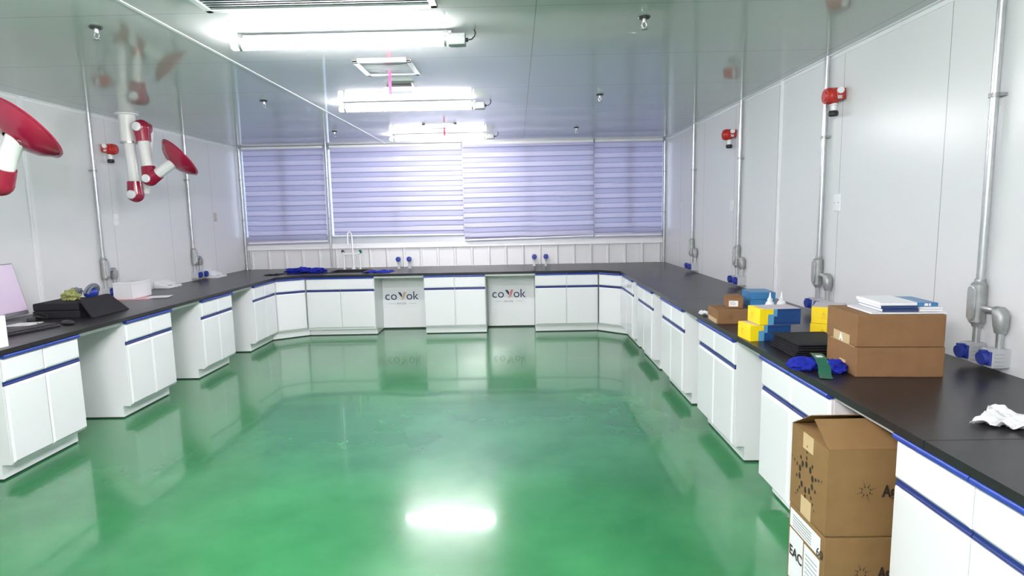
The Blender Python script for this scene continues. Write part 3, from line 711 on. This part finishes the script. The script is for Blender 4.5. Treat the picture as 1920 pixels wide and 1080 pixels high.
# dropper bottles
def bottle(x, y, lab, h=.0):
    t = thing('squeeze_bottle', lab, 'bottle', (x, y, ZT), 0, 'white tipped squeeze bottles')
    MB().lathe([(0, 0), (.028, 0), (.030, .006), (.030, .145), (.022, .165), (.013, .17), (0, .17)], 24).build('body', M['white'], t)
    MB().lathe([(0, .168), (.0165, .168), (.0165, .185), (.009, .190), (.0025, .228 + h), (0, .228 + h)], 20).build('tip', M['white'], t)
bottle(1.655, 3.90, 'white squeeze bottle behind the yellow boxes, left one of the two white tips')
bottle(1.740, 3.92, 'white squeeze bottle behind the yellow boxes, right one of the two white tips')
# yellow and blue cartons
def ycarton(x, y, z, rzz, lab):
    t = thing('yellow_box', lab, 'box', (x, y, z), rzz, 'yellow and blue boxes on the right bench')
    MB().box(0, .245, 0, .165, 0, .094).build('carton', M['carton'], t, .002)
    mb = MB(); m_ = face_nx(-.0012, .10, .045)
    for k in range(3): mb.add([(-.012, -.004 - k * .007, 0), (.012, -.004 - k * .007, 0), (.012, -.002 - k * .007, 0), (-.012, -.002 - k * .007, 0)], [(0, 1, 2, 3)], m=m_)
    mb.add([(-.010, .004, 0), (-.004, .018, 0), (.004, .018, 0), (.010, .004, 0), (.005, .004, 0), (0, .014, 0), (-.005, .004, 0)], [(0, 6, 5, 1), (1, 5, 2), (2, 5, 4, 3)], m=m_)
    mb.build('print', mat('amber_ink', lin(226, 178, 40), .4), t)
ycarton(1.357, 3.455, ZT, .07, 'yellow and blue box at the bench edge, lower of the front pair')
ycarton(1.412, 3.462, ZT + .0955, .04, 'yellow and blue box, upper of the front pair before the white tips')
ycarton(1.868, 3.415, ZT, 1.02, 'yellow box behind the black cloth stack, lower of the pair beside the brown boxes')
ycarton(1.878, 3.425, ZT + .0955, 1.02, 'yellow box behind the black cloth stack, upper of the pair beside the brown boxes')
# black folded bags
ords = ['lowest', 'second from below', 'third from below', 'fourth from below', 'fifth from below', 'topmost']
for k, od in enumerate(ords):
    vs = []; fs = []; nx, ny = 16, 16; mb = MB(); W, D = .30, .34
    def hgt(u, v, kk=k): return .0012 * noise.noise(Vector((u * 4, v * 4, 3.1)))
    for top in (0, 1):
        for j in range(ny + 1):
            for i in range(nx + 1):
                u, v = i / nx, j / ny; ex = min(u, 1 - u, v, 1 - v); th = .0056 * min(1, ex * 22 + .25)
                vs.append((u * W + .002 * noise.noise(Vector((v * 5, k, 1))), v * D + .002 * noise.noise(Vector((u * 5, k, 4))), 0.006 + (th if top else -th) + hgt(u, v)))
    N_ = (nx + 1) * (ny + 1)
    for j in range(ny):
        for i in range(nx):
            a = j * (nx + 1) + i; fs += [(a + N_, a + 1 + N_, a + nx + 2 + N_, a + nx + 1 + N_), (a, a + nx + 1, a + nx + 2, a + 1)]
    edge = [i for i in range(nx)] + [(j + 1) * (nx + 1) - 1 for j in range(ny)] + [ny * (nx + 1) + nx - i for i in range(nx)] + [(ny - j) * (nx + 1) for j in range(ny)]
    for q in range(len(edge)): a, b2 = edge[q], edge[(q + 1) % len(edge)]; fs.append((a, b2, b2 + N_, a + N_))
    mb.add(vs, fs, True); o = mb.build('folded_cloth_bag', M['blackfab'])
    tag(o, 'folded black fabric bag on the right bench, %s of the stack' % od, 'bag', 'stacked folded black bags', (1.452 + .003 * (7 - k) * -1.2 + random.uniform(-.006, .006), 3.03 + random.uniform(-.006, .006), ZT + .002 + .0122 * k), random.uniform(-.03, .03) - .03)
# blue work gloves with a header card
t = thing('knit_gloves', 'blue knitted gloves tied with a green and clear card at the bench edge', 'gloves', (1.435, 2.80, ZT))
MB().blob((-.055, .03, .024), (.078, .055, .036), 2, .35, 2.2, 36).build('glove', M['bluefab'], t)
MB().blob((.048, -.03, .024), (.050, .062, .036), 5, .35, 2.2, 36).build('glove', M['bluefab'], t)
mb = MB(); pth = [(-.045, -.155, .003), (-.025, -.10, .008), (-.008, -.06, .035), (.0, -.01, .060), (.012, .05, .066), (.022, .085, .062)]
vs = []
for p_ in pth:
    p_ = Vector(p_); vs += [tuple(p_ + Vector((-.026, .008, 0))), tuple(p_ + Vector((.026, -.008, 0))), tuple(p_ + Vector((-.026, .008, .002))), tuple(p_ + Vector((.026, -.008, .002)))]
fs = []
for k in range(len(pth) - 1):
    a = 4 * k; c = a + 4; fs += [(a, c, c + 1, a + 1), (a + 2, a + 3, c + 3, c + 2), (a, a + 2, c + 2, c), (a + 1, c + 1, c + 3, a + 3)]
mb.add(vs, fs); cd = mb.build('header_card', M['cardgreen'], t)
MB().box(-.012, .014, -.004, .020, .0635, .0665, T(.004, .01, 0)).build('card_print', M['paper'], cd)
# crumpled tissue
def sheet(name, pts, z0, amp, m_, seed, n=26, th=.0008, parent=None):
    """crumpled sheet over a quadrilateral"""
    P = [Vector((*p, 0)) for p in pts]; vs = []; fs = []
    for lay in (0, 1):
        for j in range(n + 1):
            for i in range(n + 1):
                u, v = i / n, j / n; p = P[0] * (1 - u) * (1 - v) + P[1] * u * (1 - v) + P[2] * u * v + P[3] * (1 - u) * v
                q = Vector((u * 3 + seed, v * 3, seed)); ed = noise.noise(q * 1.7) * .012
                h = amp * (abs(noise.noise(q)) * 1.3 + .5 * abs(noise.noise(q * 2.4)))
                vs.append((p.x + ed, p.y - ed, z0 + h + (th if lay else 0)))
    N_ = (n + 1) ** 2
    for j in range(n):
        for i in range(n):
            a = j * (n + 1) + i; fs += [(a + N_, a + 1 + N_, a + n + 2 + N_, a + n + 1 + N_), (a, a + n + 1, a + n + 2, a + 1)]
    edge = [i for i in range(n)] + [(j + 1) * (n + 1) - 1 for j in range(n)] + [n * (n + 1) + n - i for i in range(n)] + [(n - j) * (n + 1) for j in range(n)]
    for q in range(len(edge)): a, b2 = edge[q], edge[(q + 1) % len(edge)]; fs.append((a, b2, b2 + N_, a + N_))
    return MB().add(vs, fs, True).build(name, m_, parent)
o = sheet('tissue_sheet', [(-.14, -.02), (.01, -.12), (.15, -.05), (.07, .15)], .001, .035, M['tissue'], 3)
tag(o, 'crumpled white tissue lying on the right bench near the camera', 'tissue', None, (1.73, 2.07, ZT))
o = sheet('plastic_wrap', [(-.06, -.05), (.06, -.05), (.06, .05), (-.05, .04)], .001, .05, M['tissue'], 8)
tag(o, 'small crumpled white wrapping behind the star printed brown box', 'wrapping', None, (1.40, 4.38, ZT))

# ------------------------------------------------------------------ printed cartons under the bench
BW, BD, BH = .50, .30, .355
t = thing('shipping_carton', 'tan carton with black star burst print, lower one standing on the floor', 'box', (1.17, 2.185, 0), 0, 'two printed tan cartons')
MB().box(0, BW, 0, BD, 0, BH - .003).build('carton', M['card2'], t, .004)
mb = MB(); burst(disc_adder(mb), .148, .205, .0175, 8, 3, T(0, -.0015, 0) @ Matrix.Rotation(PI / 2, 4, 'X')); mb.build('star_print', M['ink'], t)
text_obj('lettering', 'Agilent', .064, M['ink'], t, face_y(.212, -.0012, .185) @ Matrix.Diagonal((.72, 1, 1, 1)), offset=.0022)
l1 = MB().box(-.0014, 0, .03, .285, .255, .335).build('label', M['paper'], t)
for k in range(5): MB().box(-.002, -.0014, .10, .26, .265 + k * .012, .268 + k * .012).build('label_print', M['greyink'], l1)
text_obj('lettering', '60', .05, M['ink'], t, face_nx(-.0025, .055, .255))
l2 = MB().box(-.0014, 0, .03, .155, .02, .24).build('label', M['paper'], t)
for k in range(9): MB().box(-.002, -.0014, .045, .14, .05 + k * .019, .053 + k * .019).build('label_print', M['bluebook'] if k == 5 else M['greyink'], l2)
l3 = MB().box(-.0014, 0, .165, .285, .02, .245).build('label', M['paper'], t)
text_obj('lettering', 'EAC', .062, M['ink'], l3, face_nx(-.003, .28, .13), offset=.001)
t = thing('shipping_carton', 'tan carton with black star burst print and raised flaps, upper one under the bench', 'box', (1.17, 2.185, BH), 0, 'two printed tan cartons')
H2 = BH - .002; w_ = .004
MB().box(0, BW, 0, w_, .002, H2).box(0, BW, BD - w_, BD, .002, H2).box(0, w_, w_, BD - w_, .002, H2).box(BW - w_, BW, w_, BD - w_, .002, H2).box(0, BW, 0, BD, 0, .004).build('carton', M['card2'], t)
def flap(pts, name='flap'):
    """thin card flap from four corners"""
    P = [Vector(p) for p in pts]; n = (P[1] - P[0]).cross(P[3] - P[0]).normalized() * .003
    return MB().add([tuple(p) for p in P] + [tuple(p + n) for p in P], [(3, 2, 1, 0), (4, 5, 6, 7), (0, 1, 5, 4), (1, 2, 6, 5), (2, 3, 7, 6), (3, 0, 4, 7)]).build(name, M['card2'], t)
flap([(0.0, .0, H2), (BW, .0, H2), (BW - .01, .138, H2 + .072), (.01, .138, H2 + .072)])
flap([(BW, BD, H2), (0, BD, H2), (.01, .165, H2 + .078), (BW - .01, .165, H2 + .078)])
flap([(0, BD - .01, H2 + .001), (0, .01, H2 + .001), (.10, .05, H2 + .012), (.10, BD - .05, H2 + .012)])
mb = MB(); burst(disc_adder(mb), .148, .188, .0175, 8, 3, T(0, -.0015, 0) @ Matrix.Rotation(PI / 2, 4, 'X')); mb.build('star_print', M['ink'], t)
text_obj('lettering', 'Agilent', .064, M['ink'], t, face_y(.212, -.0012, .165) @ Matrix.Diagonal((.72, 1, 1, 1)), offset=.0022)
mb = MB(); burst(disc_adder(mb), 0, 0, .055, 10, 3, face_nx(-.0015, .165, .17)); mb.build('star_print', M['ink'], t)
MB().box(-.001, 0, .115, .20, .285, H2).build('tape', M['tape'], t)
MB().box(-.001, 0, .115, .20, 0.0, .08).build('tape', M['tape'], t)

# ------------------------------------------------------------------ left bench
t = thing('monitor', 'flat monitor leaning back on the left bench, a pale lilac reflection coloured into its screen', 'monitor', (-3.985, 4.78, ZT))
Mm = T(0, 0, .045) @ Matrix.Rotation(math.radians(-13), 4, 'Y')
MB().box(-.025, 0, -.58, 0, 0, .42, Mm).build('casing', M['lilacbez'], t, .004)
MB().box(0, .003, -.572, -.008, .03, .412, Mm).build('screen', M['screen'], t)
MB().box(-.09, .10, -.40, -.18, 0, .008).box(-.05, -.02, -.33, -.25, .008, .10).build('stand', M['lilacbez'], t, .003)
t = thing('keyboard', 'black keyboard lying in front of the monitor on the left bench', 'keyboard', (-3.56, 4.19, ZT), math.radians(-14))
MB().box(-.075, .075, -.22, .22, 0, .018).build('case', M['keys'], t, .004)
kb = MB()
for r_ in range(5):
    for c_ in range(15):
        kb.box(-.066 + r_ * .027, -.044 + r_ * .027, -.212 + c_ * .0285, -.188 + c_ * .0285, .018, .025)
kb.build('keys', M['dark'], t)
t = thing('mouse', 'black computer mouse beside the keyboard', 'mouse', (-3.44, 4.47, ZT), -.3)
MB().blob((0, 0, .014), (.055, .032, .020), 1, 0.0, 1, 24).build('shell', M['keys'], t)
MB().tube([(-.05, 0, .012), (-.10, .02, .004), (-.16, .0, .004), (-.22, -.06, .004), (-.30, -.02, .004)], .003, 8).build('cable', M['dark'], t)
o = MB().box(-.11, .11, -.075, .075, 0, .003).build('paper_sheets', M['paper']); tag(o, 'white papers lying between the monitor and the keyboard', 'paper', None, (-3.82, 4.50, ZT + .0005), .2)
t = thing('power_adapter', 'black power adapter with looped cable beside the monitor', 'adapter', (-3.86, 4.66, ZT + .0005), .4)
MB().box(-.03, .03, -.05, .05, 0, .03).build('block', M['dark'], t, .005)
lp = [(.03 + .045 * math.cos(a) + .02, .07 * math.sin(a), .006 + .05 * abs(math.sin(a * .5))) for a in [k * 2 * PI / 16 for k in range(17)]]
MB().tube(lp, .004, 8).build('cable', M['dark'], t)
o = MB().box(-.012, .012, -.10, .10, 0, .20).build('white_folder', M['paper'], None, .002); tag(o, 'white upright folder at the left edge of the photo on the left bench', 'folder', None, (-3.262, 3.60, ZT), -.1)
# black padded case: stack of soft layers with a lid
t = thing('padded_case', 'black padded fabric case on the left bench right of the monitor', 'case', (-3.78, 4.98, ZT), .05)
mb = MB(); mb.box(-.17, .20, -.22, .18, .0, .060).build('lower_shell', M['blackfab'], t, .008)
MB().box(-.168, .197, -.216, .178, .061, .122).build('upper_shell', M['blackfab'], t, .010)
MB().tube([(.198, -.2, .0605), (.203, -.1, .0605), (.203, .1, .0605), (.198, .16, .0605)], .003, 8).build('zip', M['dark'], t)
# black sleeve propped up against the case
o = MB().add([(.0, -.22, 0), (.0, .24, 0), (-.095, .13, .155), (-.11, -.20, .15), (-.025, -.22, 0), (-.025, .23, 0), (-.118, .12, .155), (-.133, -.20, .15)],
             [(0, 1, 2, 3), (7, 6, 5, 4), (0, 4, 5, 1), (1, 5, 6, 2), (2, 6, 7, 3), (3, 7, 4, 0)]).build('fabric_sleeve', M['blackfab'], None, .006)
tag(o, 'black fabric sleeve propped up against the padded case on the left bench', 'sleeve', None, (-3.44, 4.97, ZT + .001))
zz = ZT + .123
t = thing('work_gloves', 'lime green and grey knit gloves heaped on the black case', 'gloves', (-3.77, 4.97, zz))
MB().blob((0, 0, .035), (.06, .055, .045), 4, .6, 2.8, 36).build('glove', M['limefab'], t)
MB().blob((.0, .05, .055), (.045, .05, .04), 9, .5, 2.6, 28).build('cuff', M['greystrap'], t)
t = thing('safety_goggles', 'blue safety goggles with a grey strap on top of the black case', 'goggles', (-3.665, 5.06, zz))
MB().blob((0, 0, .045), (.05, .065, .048), 3, .12, 1.5, 32).build('frame', M['sockblue'], t)
lp = [(-.01 + .02 * math.sin(a), .02 + .085 * math.cos(a), .05 + .065 * math.sin(a)) for a in [k * PI / 14 for k in range(15)]]
MB().tube(lp, [.012] * 15, 8).tube([(q[0] + .03, q[1] * .7 - .02, q[2] * .9) for q in lp], [.010] * 15, 8).build('strap', M['greystrap'], t)
MB().blob((-.02, .03, .085), (.03, .035, .02), 6, .3, 2, 20).build('buckle', M['dark'], t)
# white device box with papers
t = thing('white_box', 'plain white box against the left wall below the power conduit', 'box', (-3.93, 6.00, ZT + .004), math.radians(2))
MB().box(-.085, .11, -.16, .16, 0, .165).build('carton', M['whitemetal'], t, .006)
MB().box(-.087, .112, -.162, .162, .145, .147).build('lid_seam', M['greyplastic'], t)
o = MB().box(-.2, .22, -.12, .13, 0, .003).build('pink_folder', M['pink']); tag(o, 'pink edged papers lying under the white box on the left bench', 'paper', None, (-3.89, 5.93, ZT + .0005), .1)
o = MB().box(-.11, .10, -.09, .09, 0, .002).build('paper_sheets', M['paper']); tag(o, 'white sheet of paper lying in front of the white box', 'paper', None, (-3.64, 5.99, ZT + .0045), .25)
def wedge(y, lab, first=None, x=-4.09):
    if first: return dup(first, (x, y, ZT), lab)
    t = thing('slanted_holder', lab, 'holder', (x, y, ZT), 0, 'white slanted holders on the left bench')
    vs = [(-.06, 0, 0), (.12, 0, 0), (.12, .12, 0), (-.06, .12, 0), (-.06, 0, .085), (.12, 0, .022), (.12, .12, .022), (-.06, .12, .085)]
    MB().add(vs, [(3, 2, 1, 0), (4, 5, 6, 7), (0, 1, 5, 4), (1, 2, 6, 5), (2, 3, 7, 6), (3, 0, 4, 7)]).build('body', M['white'], t, .006)
    MB().box(-.010, .010, .02, .10, -.001, .003, T(.095, 0, .0325) @ Matrix.Rotation(.33, 4, 'Y')).build('slot', M['greyplastic'], t)
    return t
W1 = wedge(6.73, 'white slanted holder on the left bench, nearer one of the pair beyond the white box')
wedge(6.87, 'white slanted holder on the left bench, farther one of the pair beyond the white box', W1)
wedge(7.84, 'white slanted holder on the left bench, nearer one of the pair by the far conduit', W1)
wedge(7.98, 'white slanted holder on the left bench, farther one of the pair by the far conduit', W1)

# cloths on the back bench
t = thing('blue_cloth', 'crumpled blue cloth heap on the back bench left of the sink', 'cloth', (-3.02, 8.42, ZT))
MB().blob((-.09, .02, .025), (.17, .13, .042), 3, .5, 2.4, 36).build('fold', M['bluefab'], t)
MB().blob((.17, -.02, .024), (.13, .10, .042), 8, .5, 2.4, 36).build('fold', M['bluefab'], t)
o = sheet('blue_cloth', [(-.20, -.14), (.17, -.14), (.19, .17), (-.17, .17)], .001, .022, M['bluefab'], 5)
tag(o, 'flat folded blue cloth on the back bench right of the sink', 'cloth', None, (-1.93, 8.26, ZT))
o = sheet('black_cloth', [(-.10, -.10), (.12, -.10), (.12, .10), (-.10, .10)], .001, .010, M['blackfab'], 6)
tag(o, 'small dark cloth beside the crumpled blue cloth heap', 'cloth', None, (-3.36, 8.16, ZT))
